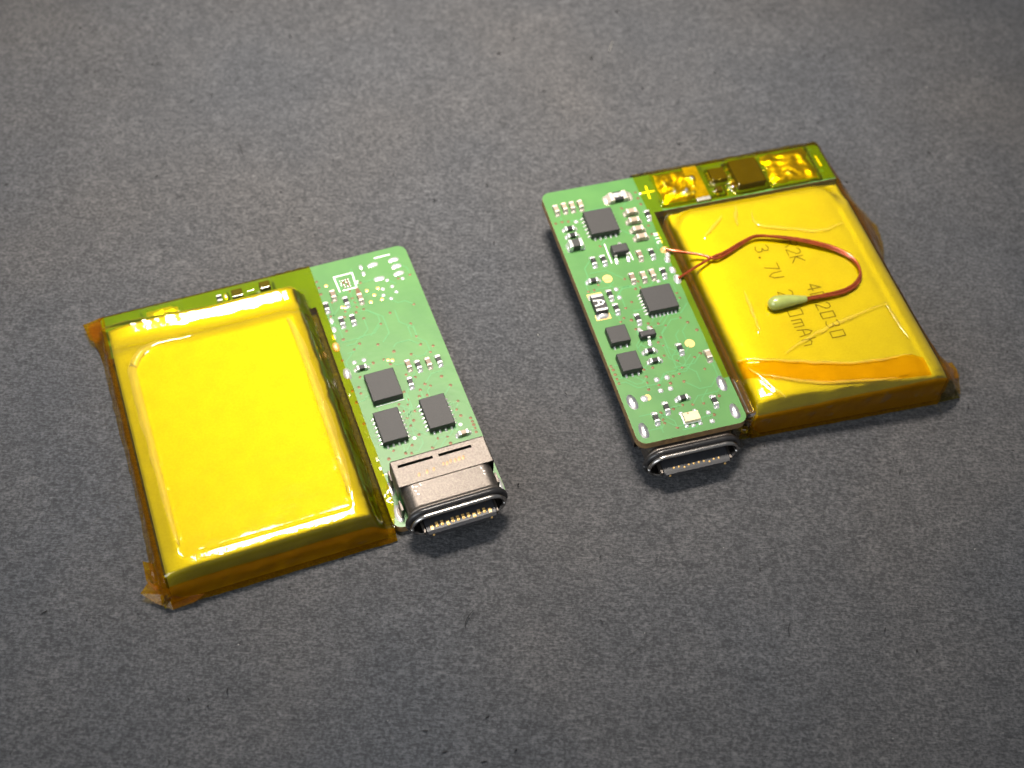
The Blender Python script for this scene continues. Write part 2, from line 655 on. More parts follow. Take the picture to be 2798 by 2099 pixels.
def traces(parent, pts, z, seed, keep):
    rnd = random.Random(seed)
    mb = MB()
    for x, y in pts:
        if rnd.random() < .25:
            continue
        px, py = x, y
        path = [(px, py)]
        d = rnd.choice([0, 1, 2, 3, 4, 5, 6, 7])
        for s in range(rnd.randint(2, 4)):
            ln = rnd.uniform(.5, 2.2)
            a = d * math.pi / 4
            nx, ny = px + ln * math.cos(a), py + ln * math.sin(a)
            if not keep(nx, ny):
                break
            px, py = nx, ny
            path.append((px, py))
            d += rnd.choice([-1, 1])
        mb.ribbon(path, .11, z + .0015, 0, .006)
    o = mb.build('trace', 'trace', parent)
    o['kind'] = 'stuff'
    return o


# ------------------------------------------------------------------ USB socket, built around its own axis (front = -y, board face at z = -1.65)
def stadium(y, w, h, n=12, r=None):
    r = min(h / 2, w / 2) if r is None else r
    out = []
    for cx, cz, a0 in ((w / 2 - r, h / 2 - r, 0), (-(w / 2 - r), h / 2 - r, 90), (-(w / 2 - r), -(h / 2 - r), 180), (w / 2 - r, -(h / 2 - r), 270)):
        for k in range(n):
            a = math.radians(a0 + 90 * k / (n - 1))
            out.append((cx + r * math.cos(a), y, cz + r * math.sin(a)))
    return out


def usb_socket(parent, xf, flip=1):
    def out(mb, name, mats, par, smooth=False):
        return mb.xf(xf).build(name, mats, par, smooth)
    sh = MB()
    sh.loft([stadium(2.7, 8.3, 2.9, r=.9), stadium(2.69, 8.55, 3.1, r=1.0), stadium(2.6, 8.55, 3.1, r=1.0), stadium(.0, 8.55, 3.1, r=1.0), stadium(-.10, 8.55, 3.1, r=1.0), stadium(-.22, 8.75, 3.25, r=1.15),
             stadium(-.30, 9.05, 3.42, r=1.4), stadium(-.42, 9.15, 3.5, r=1.6), stadium(-.50, 9.1, 3.45, r=1.6), stadium(-.52, 8.6, 3.0, r=1.4)], mi=0)
    part = out(sh, 'usb_connector', ['steel'], parent, True)
    part['label'] = 'steel oval charging socket with black rubber ring'
    # rubber ring
    g = MB()
    loops = []
    for k in range(11):
        a = math.radians(-90 + 180 * k / 10)
        loops.append(stadium(-.76 - .27 * math.sin(a), 9.32 + .46 * math.cos(a), 3.32 + .46 * math.cos(a)))
    loops = loops + [stadium(-1.04, 8.7, 2.9), stadium(-.48, 8.7, 2.9)]
    g.loft(loops)
    out(g, 'rubber_ring', ['rubber'], part, True)
    # front rim and the hollow inside
    r = MB()
    r.loft([stadium(-.95, 8.9, 3.05), stadium(-1.05, 9.12, 3.22), stadium(-1.28, 9.16, 3.26), stadium(-1.42, 9.04, 3.15), stadium(-1.47, 8.86, 2.98),
            stadium(-1.44, 8.66, 2.80), stadium(-1.34, 8.52, 2.68), stadium(-1.1, 8.46, 2.62), stadium(2.4, 8.40, 2.56), stadium(2.4, .4, .3)], close_end=True)
    out(r, 'front_rim', ['steel_dark'], part, True)
    # tongue
    t = MB()
    t.box(-3.28, 3.28, -2.2, 2.3, -.36, .36)
    vs = [(-3.28, -2.2, -.36), (3.28, -2.2, -.36), (3.28, -2.2, .36), (-3.28, -2.2, .36), (-3.18, -2.48, -.30), (3.18, -2.48, -.30), (3.18, -2.48, .22), (-3.18, -2.48, .22)]
    t.add(vs, [(4, 5, 6, 7), (0, 1, 5, 4), (1, 2, 6, 5), (2, 3, 7, 6), (3, 0, 4, 7)])
    out(t, 'tongue', ['plastic'], part)
    for sx in (-1, 1):
        c = MB()
        c.chamfer_box(sx * 3.45 - .10, sx * 3.45 + .10, -2.15, 2.2, -.26, .27, .03)
        out(c, 'side_clip', ['steel'], part)
    for k in range(12):
        xx = -2.75 + .5 * k
        long_ = k in (0, 3, 8, 11)
        for sz in (1, -1):
            c = MB()
            yf = -2.12 if long_ else -1.95
            z = .35 * sz
            c.box(xx - .13, xx + .13, yf, yf + .45, min(z, z - .05 * sz) - .0, max(z, z - .05 * sz) + .045)
            if sz * flip > 0:
                c.dome(xx, (yf + .02) if k not in (0, 11) else -2.42, .30 * flip if k not in (0, 11) else -.02 * flip, .14, .15, .17 * flip if k not in (0, 11) else .26 * flip, n=10, rings=3)
            out(c, 'contact', ['gold'], part)
    # rear cover with its two slots
    c = MB()
    xs = [-4.42, -3.98, -.63, -.07, 3.12, 4.42]
    ys = [2.25, 4.20, 4.50, 4.95]
    for i in range(5):
        for j in range(3):
            if j == 1 and i in (1, 3):
                continue
            c.add([(xs[i], ys[j], 1.66), (xs[i + 1], ys[j], 1.66), (xs[i + 1], ys[j + 1], 1.66), (xs[i], ys[j + 1], 1.66)], [(0, 1, 2, 3)])
    for i in (1, 3):
        a, b = xs[i], xs[i + 1]
        ring = [(a, 4.2), (b, 4.2), (b, 4.5), (a, 4.5)]
        for k in range(4):
            (p, q), (p2, q2) = ring[k], ring[(k + 1) % 4]
            c.add([(p, q, 1.66), (p2, q2, 1.66), (p2, q2, 1.50), (p, q, 1.50)], [(0, 1, 2, 3)])
    c.add([(-4.42, 2.25, 1.66), (4.42, 2.25, 1.66), (4.42, 2.25, 1.50), (-4.42, 2.25, 1.50)], [(0, 1, 2, 3)])
    prof = [(4.95 + .2 * math.sin(math.radians(a)), 1.46 + .2 * math.cos(math.radians(a))) for a in range(0, 91, 15)] + [(5.15, -1.4)]
    for (y0, z0), (y1, z1) in zip(prof[:-1], prof[1:]):
        c.add([(-4.42, y0, z0), (4.42, y0, z0), (4.42, y1, z1), (-4.42, y1, z1)], [(0, 1, 2, 3)])
    sp = [(4.42 + .16 * math.sin(math.radians(a)), 1.50 + .16 * math.cos(math.radians(a))) for a in range(0, 91, 18)]
    for sx in (-1, 1):
        pr = sp + [(4.58, -.4 if sx < 0 else -1.5)]
        for (x0, z0), (x1, z1) in zip(pr[:-1], pr[1:]):
            c.add([(sx * x0, 2.25, z0), (sx * x1, 2.25, z1), (sx * x1, 5.0, z1), (sx * x0, 5.0, z0)], [(0, 1, 2, 3)])
    out(c, 'rear_cover', ['steel'], part)
    hb = MB()
    hb.box(-4.2, 4.2, 2.72, 4.9, -1.6, .5)
    out(hb, 'housing', ['plastic'], part)
    w = MB()
    for x, y in ((-2.39, 2.95), (-1.6, 3.02), (-.94, 3.08), (.07, 3.35), (.4, 3.3), (.77, 3.4), (1.2, 3.36), (1.6, 3.4), (2.0, 3.4)):
        a = random.uniform(.8, 1.1)
        w.dome(x, y, 1.662, .14 * a, .26 * a, .012, n=9, rings=2, ang=-.35)
    o = out(w, 'weld_mark', ['weld'], part)
    o['kind'] = 'stuff'
    sc = MB()
    for x, y, a in ((-3.3, 2.0, .3), (-3.0, 1.9, 1.2), (-2.6, 2.05, .1), (-3.2, 1.5, .9), (-3.05, 1.1, 1.1), (3.2, 1.9, .4), (3.35, 1.5, 1.3), (3.3, 1.2, 1.0)):
        sc.dome(x, y, 1.549, .05, .15, .01, n=6, rings=2, ang=a)
    o = out(sc, 'scratch', ['tin'], part)
    o['kind'] = 'stuff'
    # mounting legs into the board
    for sx in (-1, 1):
        for yy in (1.45, 4.75):
            lg = MB()
            lg.chamfer_box(sx * 4.62 - .12, sx * 4.62 + .12, yy - .55, yy + .55, -1.9, -.2, .03)
            out(lg, 'mounting_leg', ['steel'], part)
    return part


# ------------------------------------------------------------------ taped battery shells
def shell_grid(xs, ys, topz, wall_l=None, wall_f=None, wall_b=None, wall_r=None, keep=None):
    """sheet over the plan grid xs, ys; walls are lists of (outward mm, height fraction) continued past an edge.
    Each wall entry may be a function t -> (out(s), zfrac)"""
    cols = []
    if wall_l:
        cols += [('l', k) for k in range(len(wall_l) - 1, -1, -1)]
    cols += [('x', i) for i in range(len(xs))]
    if wall_r:
        cols += [('r', k) for k in range(len(wall_r))]
    rows = []
    if wall_f:
        rows += [('f', k) for k in range(len(wall_f) - 1, -1, -1)]
    rows += [('y', j) for j in range(len(ys))]
    if wall_b:
        rows += [('b', k) for k in range(len(wall_b))]
    vs = []
    for rk, r in rows:
        for ck, c in cols:
            x = xs[c] if ck == 'x' else (xs[0] if ck == 'l' else xs[-1])
            y = ys[r] if rk == 'y' else (ys[0] if rk == 'f' else ys[-1])
            x2, y2, z = topz(x, y)
            fr = 1.0
            ox = oy = 0.0
            if ck == 'l':
                o, q = wall_l[c](y2)
                ox, fr = -o, min(fr, q)
            if ck == 'r':
                o, q = wall_r[c](y2)
                ox, fr = o, min(fr, q)
            if rk == 'f':
                o, q = wall_f[r](x2)
                oy, fr = -o, min(fr, q)
            if rk == 'b':
                o, q = wall_b[r](x2)
                oy, fr = o, min(fr, q)
            vs.append((x2 + ox, y2 + oy, .03 + (z - .03) * fr))
    n = len(cols)
    fs = []
    for j in range(len(rows) - 1):
        for i in range(n - 1):
            q = (j * n + i, j * n + i + 1, (j + 1) * n + i + 1, (j + 1) * n + i)
            if keep is None or keep(*[sum(vs[k][a] for k in q) / 4 for a in (0, 1)]):
                fs.append(q)
    mb = MB()
    mb.add(vs, fs)
    return mb


def frange(a, b, st):
    n = max(1, int(round((b - a) / st)))
    return [a + (b - a) * k / n for k in range(n + 1)]


def wallf(out, zfr, amp, seed, tab=None, fq=.8):
    def f(s):
        o = out + amp * nz(s, out * 3, fq, seed) + amp * .5 * nz(s, out * 3, fq * 3.1, seed + 3)
        if tab:
            o += interp(tab, s) * (1 - zfr)
        o += amp * .45 * nz(s * .35, zfr * 9, 1.7, seed * .5 + 40)
        return max(o, -.15), max(0.0, zfr + amp * .12 * nz(s, zfr, 1.1, seed + 9))
    return f


def rr_dist(x, y, x0, x1, y0, y1, r):
    cx, cy = (x0 + x1) / 2, (y0 + y1) / 2
    qx, qy = abs(x - cx) - (x1 - x0) / 2 + r, abs(y - cy) - (y1 - y0) / 2 + r
    return math.hypot(max(qx, 0), max(qy, 0)) + min(max(qx, qy), 0) - r


# ---- left board (socket side up)
PXA = [(-31.45, .80), (-31.1, .885), (-30.4, .945), (-29.5, .99), (-29.2, 1.0), (-14.3, 1.0), (-13.8, .975), (-13.2, .93), (-12.8, .86), (-12.5, .68), (-12.2, .38), (-11.8, .14), (-11.2, .02), (-10.9, 0), (-10.0, 0)]
PYA = [(-.35, .42), (-.2, .55), (.0, .70), (.15, .80), (.35, .89), (.6, .945), (1.95, .992), (2.1, 1.0), (24.6, 1.0), (25.0, .97), (25.4, .88), (25.9, .77), (26.4, .72), (26.9, .70), (27.25, .705), (28.5, .795), (28.72, .79), (29.1, .60), (29.5, .22), (29.9, .03), (30.3, 0), (32.6, 0)]
ZA_TOP = .85
ARM_A = [(-15.9, -14.6, 30.7, 31.8, .5), (-18.8, -17.5, 30.6, 31.7, .45), (-27.6, -24.0, 30.6, 31.9, .35), (-17.4, -16, 31.0, 32.0, .3)]


def smooth1(tab, x, w=.22):
    return (interp(tab, x - w) + 2 * interp(tab, x) + interp(tab, x + w)) / 4


def bumps(x, y, rects, fall=.45):
    b = 0
    for x0, x1, y0, y1, h in rects:
        dx, dy = max(x0 - x, 0, x - x1), max(y0 - y, 0, y - y1)
        d = math.hypot(dx, dy)
        b = max(b, h * (1 - sst(0, fall, d)))
    return b


def hA(x, y):
    ys = y - max(0, -21 - x) * .085 * sst(22, 28, y)
    g = smooth1(PXA, x) * smooth1(PYA, ys, .12)
    z = ZA_TOP + .04 + 3.02 * g
    d = rr_dist(x, y, -29.4, -14.4, 1.95, 25.05, .25 if (x > -22 or y < 12) else 3.0)
    z -= .06 * math.exp(-(d / .15) ** 2)
    z -= .07 * sst(.12, -.3, d)
    z += .10 * math.exp(-((d - .55) / .38) ** 2) * sst(1.0, 4.0, y)
    z += bumps(x, y, ARM_A)
    return z


def front_shift_a(x, y):
    return .45 * (1 - sst(-.3, 1.4, y))


def tapeA_top(x, y):
    w = .06 * nz(x, y, .45, 11) + .045 * nz(x, y, 1.3, 12)
    if y > 24.8 and y < 29.5:
        q = 1 - .75 * sst(27.0, 27.4, y) * (1 - sst(28.5, 28.9, y))
        w = w * q + (.07 * nz(x * .3, y, 1.3, 13) + .03 * nz(x, y, 2.2, 14)) * q
    inside = rr_dist(x, y, -29.4, -14.4, 1.95, 25.05, 1)
    if inside < -.3:
        w *= .22
    if .2 < y < 2.2:
        w *= .3
    if x > -13.8 and y > 3:
        w += .07 + .12 * nz(x * 1.6, y * .5, 1.0, 15) + .05 * nz(x, y, 2.4, 16)
    if y < .2:
        w += .12 * nz(x, 0, .35, 17)
    x2 = x
    if x > -10.9:
        x2 = x + .08 * nz(0, y, .4, 18) - max(0, (3.0 - y)) * .22 * sst(-11.2, -10.3, x)
    h = hA(x, y)
    return x2, y + front_shift_a(x, y), max(h + w * .9, h - .05, ZA_TOP + .03 if x > -11.9 or y > 29.9 else .4)


def build_left():
    root = bpy.data.objects.new('battery_board', None)
    C.objects.link(root)
    root.empty_display_size = .005
    root.location = Vector((.402, 61.6415 - 75, 0)) * S
    root.rotation_euler = (0, 0, .409146)
    root['label'] = 'left circuit board with steel socket face up and plain yellow taped battery'
    root['category'] = 'circuit board'
    root['group'] = 'battery boards lying on the paper'
    z = ZA_TOP
    pcb = board(root, True, 0)

    via1 = [(-4.07, 24.06), (-5.39, 23.0), (-6.47, 25.3), (-7.05, 25.83), (-7.09, 26.49), (-7.18, 27.08), (-7.17, 28.03), (-5.78, 28.77), (-8.32, 25.65), (-.63, 28.24), (-1.93, 28.12),
            (-10.06, 30.29), (-10.05, 29.44), (-10.09, 28.57), (-9.9, 25.5), (-1.44, 24.37), (-2.39, 20.38), (-2.37, 19.29), (-8.11, 21.27), (-8.8, 20.7), (-5.13, 19.28), (-6.38, 18.64),
            (-7.5, 18.56), (-1.22, 18.71), (-1.7, 18.08), (-4.84, 16.18), (-4.08, 15.6), (-3.42, 14.55), (-2.98, 14.15), (-4.07, 14.0), (-5.64, 14.27), (-9.65, 16.19), (-10.38, 15.98),
            (-9.67, 15.43), (-5.5, 13.29), (-5.71, 12.75), (-6.54, 13.0), (-1.46, 10.72), (-6.21, 11.25), (-5.77, 10.81), (-6.2, 10.31), (-5.78, 9.1), (-6.78, 8.19), (-7.06, 7.33),
            (-8.62, 8.15), (-4.23, 8.13), (-3.31, 8.04), (-3.24, 7.21), (-.48, 9.33), (-.45, 8.9), (-.45, 8.5), (-.47, 8.1), (-.5, 7.65), (-10.37, 14.54), (-10.31, 19.82), (-10.4, 11.96)]
    gold = [(-4.31, 27.55), (-5.48, 27.59), (-4.92, 26.79), (-4.32, 26.03), (-5.5, 26.04), (-8.48, 26.3), (-8.23, 26.18), (-9.28, 29.49), (-6.0, 18.45), (-5.6, 18.3)]
    via1 = via1 + [(-9.3, 27.2), (-8.6, 25.0), (-7.3, 25.2), (-6.8, 24.2), (-9.5, 22.3), (-8.9, 23.2), (-5.9, 17.9), (-9.2, 17.3), (-4.4, 13.3), (-3.6, 13.2), (-1.1, 13.6), (-1.6, 14.9), (-6.3, 12.1), (-5.3, 11.8), (-1.0, 11.6), (-1.3, 9.9), (-7.6, 7.5), (-9.3, 7.4), (-5.0, 7.3), (-2.5, 22.1), (-6.4, 20.6), (-3.6, 18.4)]
    vias(pcb, via1, gold, z)
    traces(pcb, via1, z, 3, lambda x, y: -10.2 < x < -.5 and 6.8 < y < 31.5)
    # bare solder pads at the top
    for x, y in ((-3.9, 30.69), (-1.68, 30.68), (-1.63, 29.75), (-1.66, 28.75), (-3.78, 28.69)):
        pad(pcb, x, y, z, .58, .30, .10, lump=.05, e=2.8)
    for x, y in ((-5.19, 30.76), (-5.16, 29.85)):
        pad(pcb, x, y, z, .20, .32, .07)
    for x, y in ((-1.5, 27.98), (-3.85, 27.29), (-2.84, 27.3), (-2.65, 26.47), (-4.04, 26.47), (-3.42, 25.81), (-3.1, 28.25)):
        pad(pcb, x, y, z, .22, .19, .06, ang=random.uniform(-.6, .6))
    for x, y in ((-9.97, 24.92), (-10.03, 23.78), (-10.33, 22.87)):
        pad(pcb, x, y, z, .24, .36, .08)
    for x, y in ((-9.24, 19.2), (-8.25, 19.2)):
        pad(pcb, x, y, z, .24, .24, .07)
    pad(pcb, -10.30, 18.1, z, .42, .75, .30, lump=.06)
    pad(pcb, -10.46, 21.6, z, .40, .6, .25, mat='gold', lump=.08)
    # silkscreen
    sk = MB()
    sk.ribbon([(-3.48, 31.5), (-1.91, 31.5)], .16, z + .002)
    sk.ribbon([(-8.15, 28.3), (-8.23, 30.31), (-6.27, 30.33), (-6.36, 28.33), (-7.75, 28.32)], .15, z + .002)
    sk.prism([(-6.3, 29.1), (-5.95, 29.15), (-6.15, 28.65)], z + .002, z + .012)
    sk.ribbon([(-8.7, 13.45), (-5.95, 13.45)], .10, z + .002)
    sk.ribbon([(-10.55, 3.6), (-10.45, 2.6)], .12, z + .002)
    for x, y in ((-1.66, 8.93), (-6.31, 8.86)):
        sk.disc(x, y, z + .012, .19)
    sk.ribbon([(-10.35, 5.85), (-10.0, 5.9)], .15, z + .002)
    sk.build('silkscreen', 'silk', pcb)
    # empty ball grid footprint
    bg_ = MB()
    for k in range(2):
        bg_.box(-7.58 + .42 * k, -7.36 + .42 * k, 28.6, 29.75, z + .001, z + .008, 0)
    for i in range(4):
        for j in range(4):
            if (i, j) == (0, 0):
                continue
            if i in (1, 2) and j in (1, 2) and (i + j) % 2:
                continue
            bg_.dome(-7.76 + .29 * i, 28.72 + .30 * j, z + .009, .095, .095, .04, 1, n=8, rings=2)
    bg_.build('ball_grid', ['copper', 'tin'], pcb)
    cp = MB()
    cp.prism([(-6.5, 28.2), (-6.25, 28.25), (-6.05, 27.3), (-6.7, 27.25)], z + .001, z + .010)
    cp.build('copper_patch', 'copper', pcb)
    # small parts
    H = math.pi / 2
    for x, y in ((-8.95, 27.98), (-6.42, 26.7)):
        two_term('capacitor', root, x, y, z, H, (1.0, .5, .42), 'cap2', term='tin_matte')
    for x, y in ((-4.31, 17.14), (-2.33, 16.77)):
        two_term('capacitor', root, x, y, z, H, (1.0, .5, .42), 'cap2', term='tin_matte')
    for x, y in ((-7.92, 26.74), (-10.01, 26.67), (-9.04, 24.38), (-7.9, 24.33), (-3.39, 16.77), (-1.28, 16.76), (-4.75, 15.07)):
        two_term('resistor', root, x, y, z, H)
    two_term('resistor', root, -8.75, 18.23, z, 0)
    two_term('capacitor', root, -1.73, 7.8, z, .05, (1.0, .5, .42), 'cap')
    for x, y in ((-4.35, 16.45), (-3.42, 16.1), (-2.36, 16.1), (-1.3, 16.1), (-4.75, 14.35), (-8.9, 27.2), (-6.42, 25.95)):
        pass
    chip(root, (-8.93, -5.93, 13.62, 16.98), z, .75)
    chip(root, (-4.72, -2.18, 8.90, 12.5), z, .75, (7, 7, 4, 4))
    chip(root, (-9.38, -6.90, 8.80, 12.4), z, .75, (7, 7, 4, 4))
    # tape-covered parts on the arm
    for x0, x1, y0, y1, h in ((-15.9, -14.6, 30.7, 31.8, .5), (-18.8, -17.5, 30.6, 31.7, .45)):
        chip(root, (x0 + .1, x1 - .1, y0 + .1, y1 - .1), z, h)
    mb = MB()
    mb.dome(-25.8, 31.2, z, 1.7, .6, .3, lump=.3, seed=4, e=4, n=24, rings=7)
    mb.build('solder_joint', 'tin', root, True)
    two_term('resistor', root, -20.0, 31.15, z, H, (.8, .5, .3), domes=False)
    pad(pcb, -19.3, 31.3, z, .25, .4, .08)
    # socket
    xc, zc = -5.3, z + 1.65
    usb = usb_socket(root, lambda x, y, q: (x + xc, y, q + zc))
    for x, y, rx, ry in ((-10.13, 4.2, .36, .75), (-10.16, 1.5, .44, .95), (-.45, 1.5, .40, .9), (-.45, 4.3, .34, .75)):
        ring = MB()
        ring.dome(0, 0, 0, rx, ry, .16, e=2.0, n=20, rings=5)
        ring.build('leg_solder', 'tin', pcb, True, (x, y, z))
    lh = MB()
    lh.disc(-10.1, 1.45, z + .19, .2, 0, 14, .55)
    lh.build('leg_tip', 'steel', pcb)
    # battery pouch
    px = frange(-31.3, -11.75, .28)
    py = frange(-.1, 29.0, .28)
    bt = shell_grid(px, py, lambda x, y: (x, y + front_shift_a(x, y) - .02, max(hA(x, y) - .10, .35)),
                    [lambda s: (.03, .75), lambda s: (.05, .0)], [lambda s: (.16, .7), lambda s: (.45, .0)], [lambda s: (.02, .5), lambda s: (.03, 0)], [lambda s: (.02, .5), lambda s: (.05, 0)])
    bt.build('battery', 'foil', root, True)
    # tape
    xs = frange(-31.5, -10.25, .20)
    ys = frange(-.30, 32.55, .20)
    fl = [(0, .0), (3, .3), (12, .0), (20, .15), (28, .2), (32, .8)]
    wl = [wallf(.22, .93, .05, 31), wallf(.42, .78, .12, 32), wallf(.50, .60, .18, 33), wallf(.56, .42, .12, 34), wallf(.62, .24, .12, 35, fl), wallf(.75, .04, .1, 36, fl)]
    wf = [wallf(.10, .93, .12, 41), wallf(.20, .8, .2, 42), wallf(.28, .62, .24, 43), wallf(.38, .45, .22, 44), wallf(.50, .27, .12, 45), wallf(.64, .12, .10, 46), wallf(.74, .0, .06, 47)]
    wb = [wallf(.06, .7, .03, 51), wallf(.10, .1, .05, 52)]
    tp = shell_grid(xs, ys, tapeA_top, wl, wf, wb)
    t = tp.build('tape', 'tape', root, True)
    t['label'] = 'shiny yellow amber tape wrapped over the battery'
    # second layer folded over front and left faces
    wf2 = [wallf(.16, .92, .06, 61), wallf(.34, .80, .16, 62), wallf(.36, .68, .2, 63), wallf(.46, .55, .22, 64), wallf(.48, .42, .22, 60), wallf(.60, .28, .18, 65), wallf(.70, .14, .1, 68), wallf(.82, .0, .06, 66)]
    t2 = shell_grid(frange(-31.6, -11.0, .25), [-.34, -.26], lambda x, y: (x, tapeA_top(x, y)[1] - .02, tapeA_top(x, y)[2] + .03), None, wf2, None)
    t2.build('tape_overlap', 'tape2', root, True)
    wl2 = [wallf(.28, .92, .05, 71), wallf(.48, .74, .12, 72), wallf(.58, .50, .14, 73), wallf(.70, .28, .14, 74, fl), wallf(.88, .0, .1, 75, fl)]
    t3 = shell_grid([-31.56, -31.48], frange(-.3, 32.5, .3), lambda x, y: (x, y, tapeA_top(x, y)[2] + .03), wl2, None, None)
    t3.build('tape_overlap', 'tape2', root, True)
    # lifted film beside the flat panel, its air-gap reflection put into a pale colour
    for path in ([(-29.4, 3.0), (-29.4, 8), (-29.4, 15), (-29.4, 21.9), (-29.2, 23.0), (-28.6, 24.0), (-27.7, 24.7), (-26.4, 25.05), (-23.5, 25.05)],
                 [(-14.6, 24.3), (-14.4, 20), (-14.4, 12), (-14.4, 6), (-14.4, 3.2)]):
        P = catmull([(x, y, 0) for x, y in path], 10)
        m = MB()
        vs = []
        nn = len(P)
        for i, p in enumerate(P):
            d = (P[min(i + 1, nn - 1)] - P[max(i - 1, 0)]).normalized()
            nrm = Vector((-d.y, d.x, 0))
            wd = .85 * math.sin(math.pi * min(1, max(0, (i + .3) / (nn - .4)))) ** .45 * (1 + .25 * nz(p.x, p.y, .5, 88))
            for k in range(5):
                q = p + nrm * (.10 + wd * k / 4)
                vs.append((q.x, q.y, tapeA_top(q.x, q.y)[2] + .02 + .05 * math.sin(math.pi * k / 4)))
        m.add(vs, [(i * 5 + k, i * 5 + k + 1, i * 5 + 6 + k, i * 5 + 5 + k) for i in range(nn - 1) for k in range(4)])
        m.build('tape_bubble', 'haze_film', root, True)
    # torn flaps at the corners
    for poly, seed in (
            ([(-31.7, .9, .7), (-33.0, 2.0, .9), (-33.9, 1.2, .75), (-32.9, .1, .3), (-31.6, -.9, .05), (-29.6, -.95, .35), (-28.6, -.75, .95), (-30.4, -.55, 1.15), (-31.4, -.1, 1.2)], 5),
            ([(-31.8, 30.6, 1.1), (-32.3, 29.2, .7), (-33.3, 30.4, .5), (-33.6, 32.3, .7), (-32.6, 32.4, .8), (-31.8, 32.5, .9)], 6),
            ([(-32.3, 3.4, 1.3), (-33.1, 4.2, .9), (-33.2, 2.4, .4), (-32.6, 1.2, .3), (-32.0, 1.6, .8)], 8)):
        m = MB()
        n = len(poly)
        c = Vector((sum(p[0] for p in poly) / n, sum(p[1] for p in poly) / n, sum(p[2] for p in poly) / n + .18))
        vs = [tuple(c)]
        for k in range(n):
            p = Vector(poly[k])
            mid = (c + p) / 2 + Vector((0, 0, .22 * nz(p.x, p.y, 1.5, seed)))
            vs += [tuple(mid), tuple(p)]
        fs = []
        for k in range(n):
            a, b = 1 + 2 * k, 1 + 2 * ((k + 1) % n)
            fs += [(0, a, b), (a, a + 1, b + 1, b)]
        m.add(vs, fs)
        m.build('tape_flap', 'flap', root)
    return root


# ---- right board (component side up)
ZB_TOP = 4.40
PXB = [(10.0, 0), (12.0, .0), (12.25, .12), (12.6, .46), (13.0, .66), (13.6, .80), (14.4, .90), (15.4, .965), (16.6, 1.0), (29.3, 1.0), (29.9, .96), (30.2, .945), (30.35, .975), (30.6, 1.0), (30.85, .96), (31.3, .86), (31.7, .72), (32.0, .62), (32.3, .55)]
PYB = [(-.9, -.15), (-.5, .10), (-.1, .42), (.3, .68), (.8, .86), (1.5, .955), (2.4, 1.0), (25.3, 1.0), (26.0, .96), (26.5, .82), (26.9, .6), (27.2, .5), (33, .5)]
ARM_B = [(12.3, 17.7, 27.9, 32.1, .28), (18.4, 20.3, 29.4, 31.3, .62), (20.7, 24.1, 27.9, 31.7, .85), (24.9, 30.1, 27.7, 32.2, .34), (18.3, 19.2, 28.0, 28.8, .35), (20.2, 20.9, 28.4, 29.1, .3)]


def hB(x, y):
    yf = y - (1.15 - .062 * (x - 13))
    r = rr_dist(x, y, 13.4, 30.6, -5, 26.3, 1.8)
    g = smooth1(PXB, x, .12) * smooth1(PYB, yf + .25 if y < 12 else y, .12)
    if y > 20:
        g = min(g, 1 - sst(-.6, 1.0, r) * .6 * sst(22, 25.5, y))
    zb = 3.45 + 1.27 * g
    if y > 26.6:
        zb = zb + (ZB_TOP + .05 - zb) * sst(26.7, 27.3, y)
        if y > 27 and x > 31.6:
            zb -= .5 * sst(31.8, 32.4, x)
        zb += bumps(x, y, ARM_B, .5)
    if x < 12.15:
        s = sst(11.0, 11.7, x)
        base = ZB_TOP + .035 + (3.62 - ZB_TOP) * s
        zb = base if y < 26.8 else max(zb, ZB_TOP + .035)
    return zb


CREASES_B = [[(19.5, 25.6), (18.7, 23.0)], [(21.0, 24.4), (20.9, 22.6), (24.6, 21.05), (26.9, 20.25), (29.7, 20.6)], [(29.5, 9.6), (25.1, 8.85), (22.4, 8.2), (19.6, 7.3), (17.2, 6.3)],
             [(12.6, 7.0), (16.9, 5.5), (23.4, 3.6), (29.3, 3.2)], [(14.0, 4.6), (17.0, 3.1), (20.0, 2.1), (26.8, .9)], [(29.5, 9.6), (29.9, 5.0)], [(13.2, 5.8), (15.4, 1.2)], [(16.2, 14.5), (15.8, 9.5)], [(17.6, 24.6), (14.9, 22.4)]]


def seg_d(x, y, pts):
    best = 9
    for (ax, ay), (bx, by) in zip(pts[:-1], pts[1:]):
        dx, dy = bx - ax, by - ay
        t = max(0, min(1, ((x - ax) * dx + (y - ay) * dy) / (dx * dx + dy * dy)))
        best = min(best, math.hypot(x - ax - dx * t, y - ay - dy * t))
    return best


def front_shift_b(x, y):
    return (.70 - .042 * (x - 12)) * (1 - sst(.15, 2.6, y))


def tapeB_top(x, y):
    w = .03 * nz(x, y, .4, 21) + .012 * nz(x, y, 1.3, 22)
    for c in CREASES_B:
        d = seg_d(x, y, c)
        if d < .7:
            w += .085 * math.exp(-(d / .19) ** 2)
    if y > 27.2 and x > 12:
        w += .08 * nz(x, y, .9, 23) + .05 * nz(x, y, 2.2, 24)
    if y < 1.2:
        w += .10 * nz(x, 0, .6, 25)
    x2 = x
    if x < 11.0:
        x2 = x + .08 * nz(0, y, .5, 26) + 1.5 * (1 - sst(4.6, 5.4, y)) * (1 - sst(10.35, 12.0, x))
    z = hB(x, y) + w
    if y < 5.4 and x < 12.0:
        z -= .6 * (1 - sst(4.4, 5.4, y))
    z = max(z, hB(x, y) - .06)
    yy = y
    if y < 3:
        yy = y + front_shift_b(x, y)
    return x2, yy, z


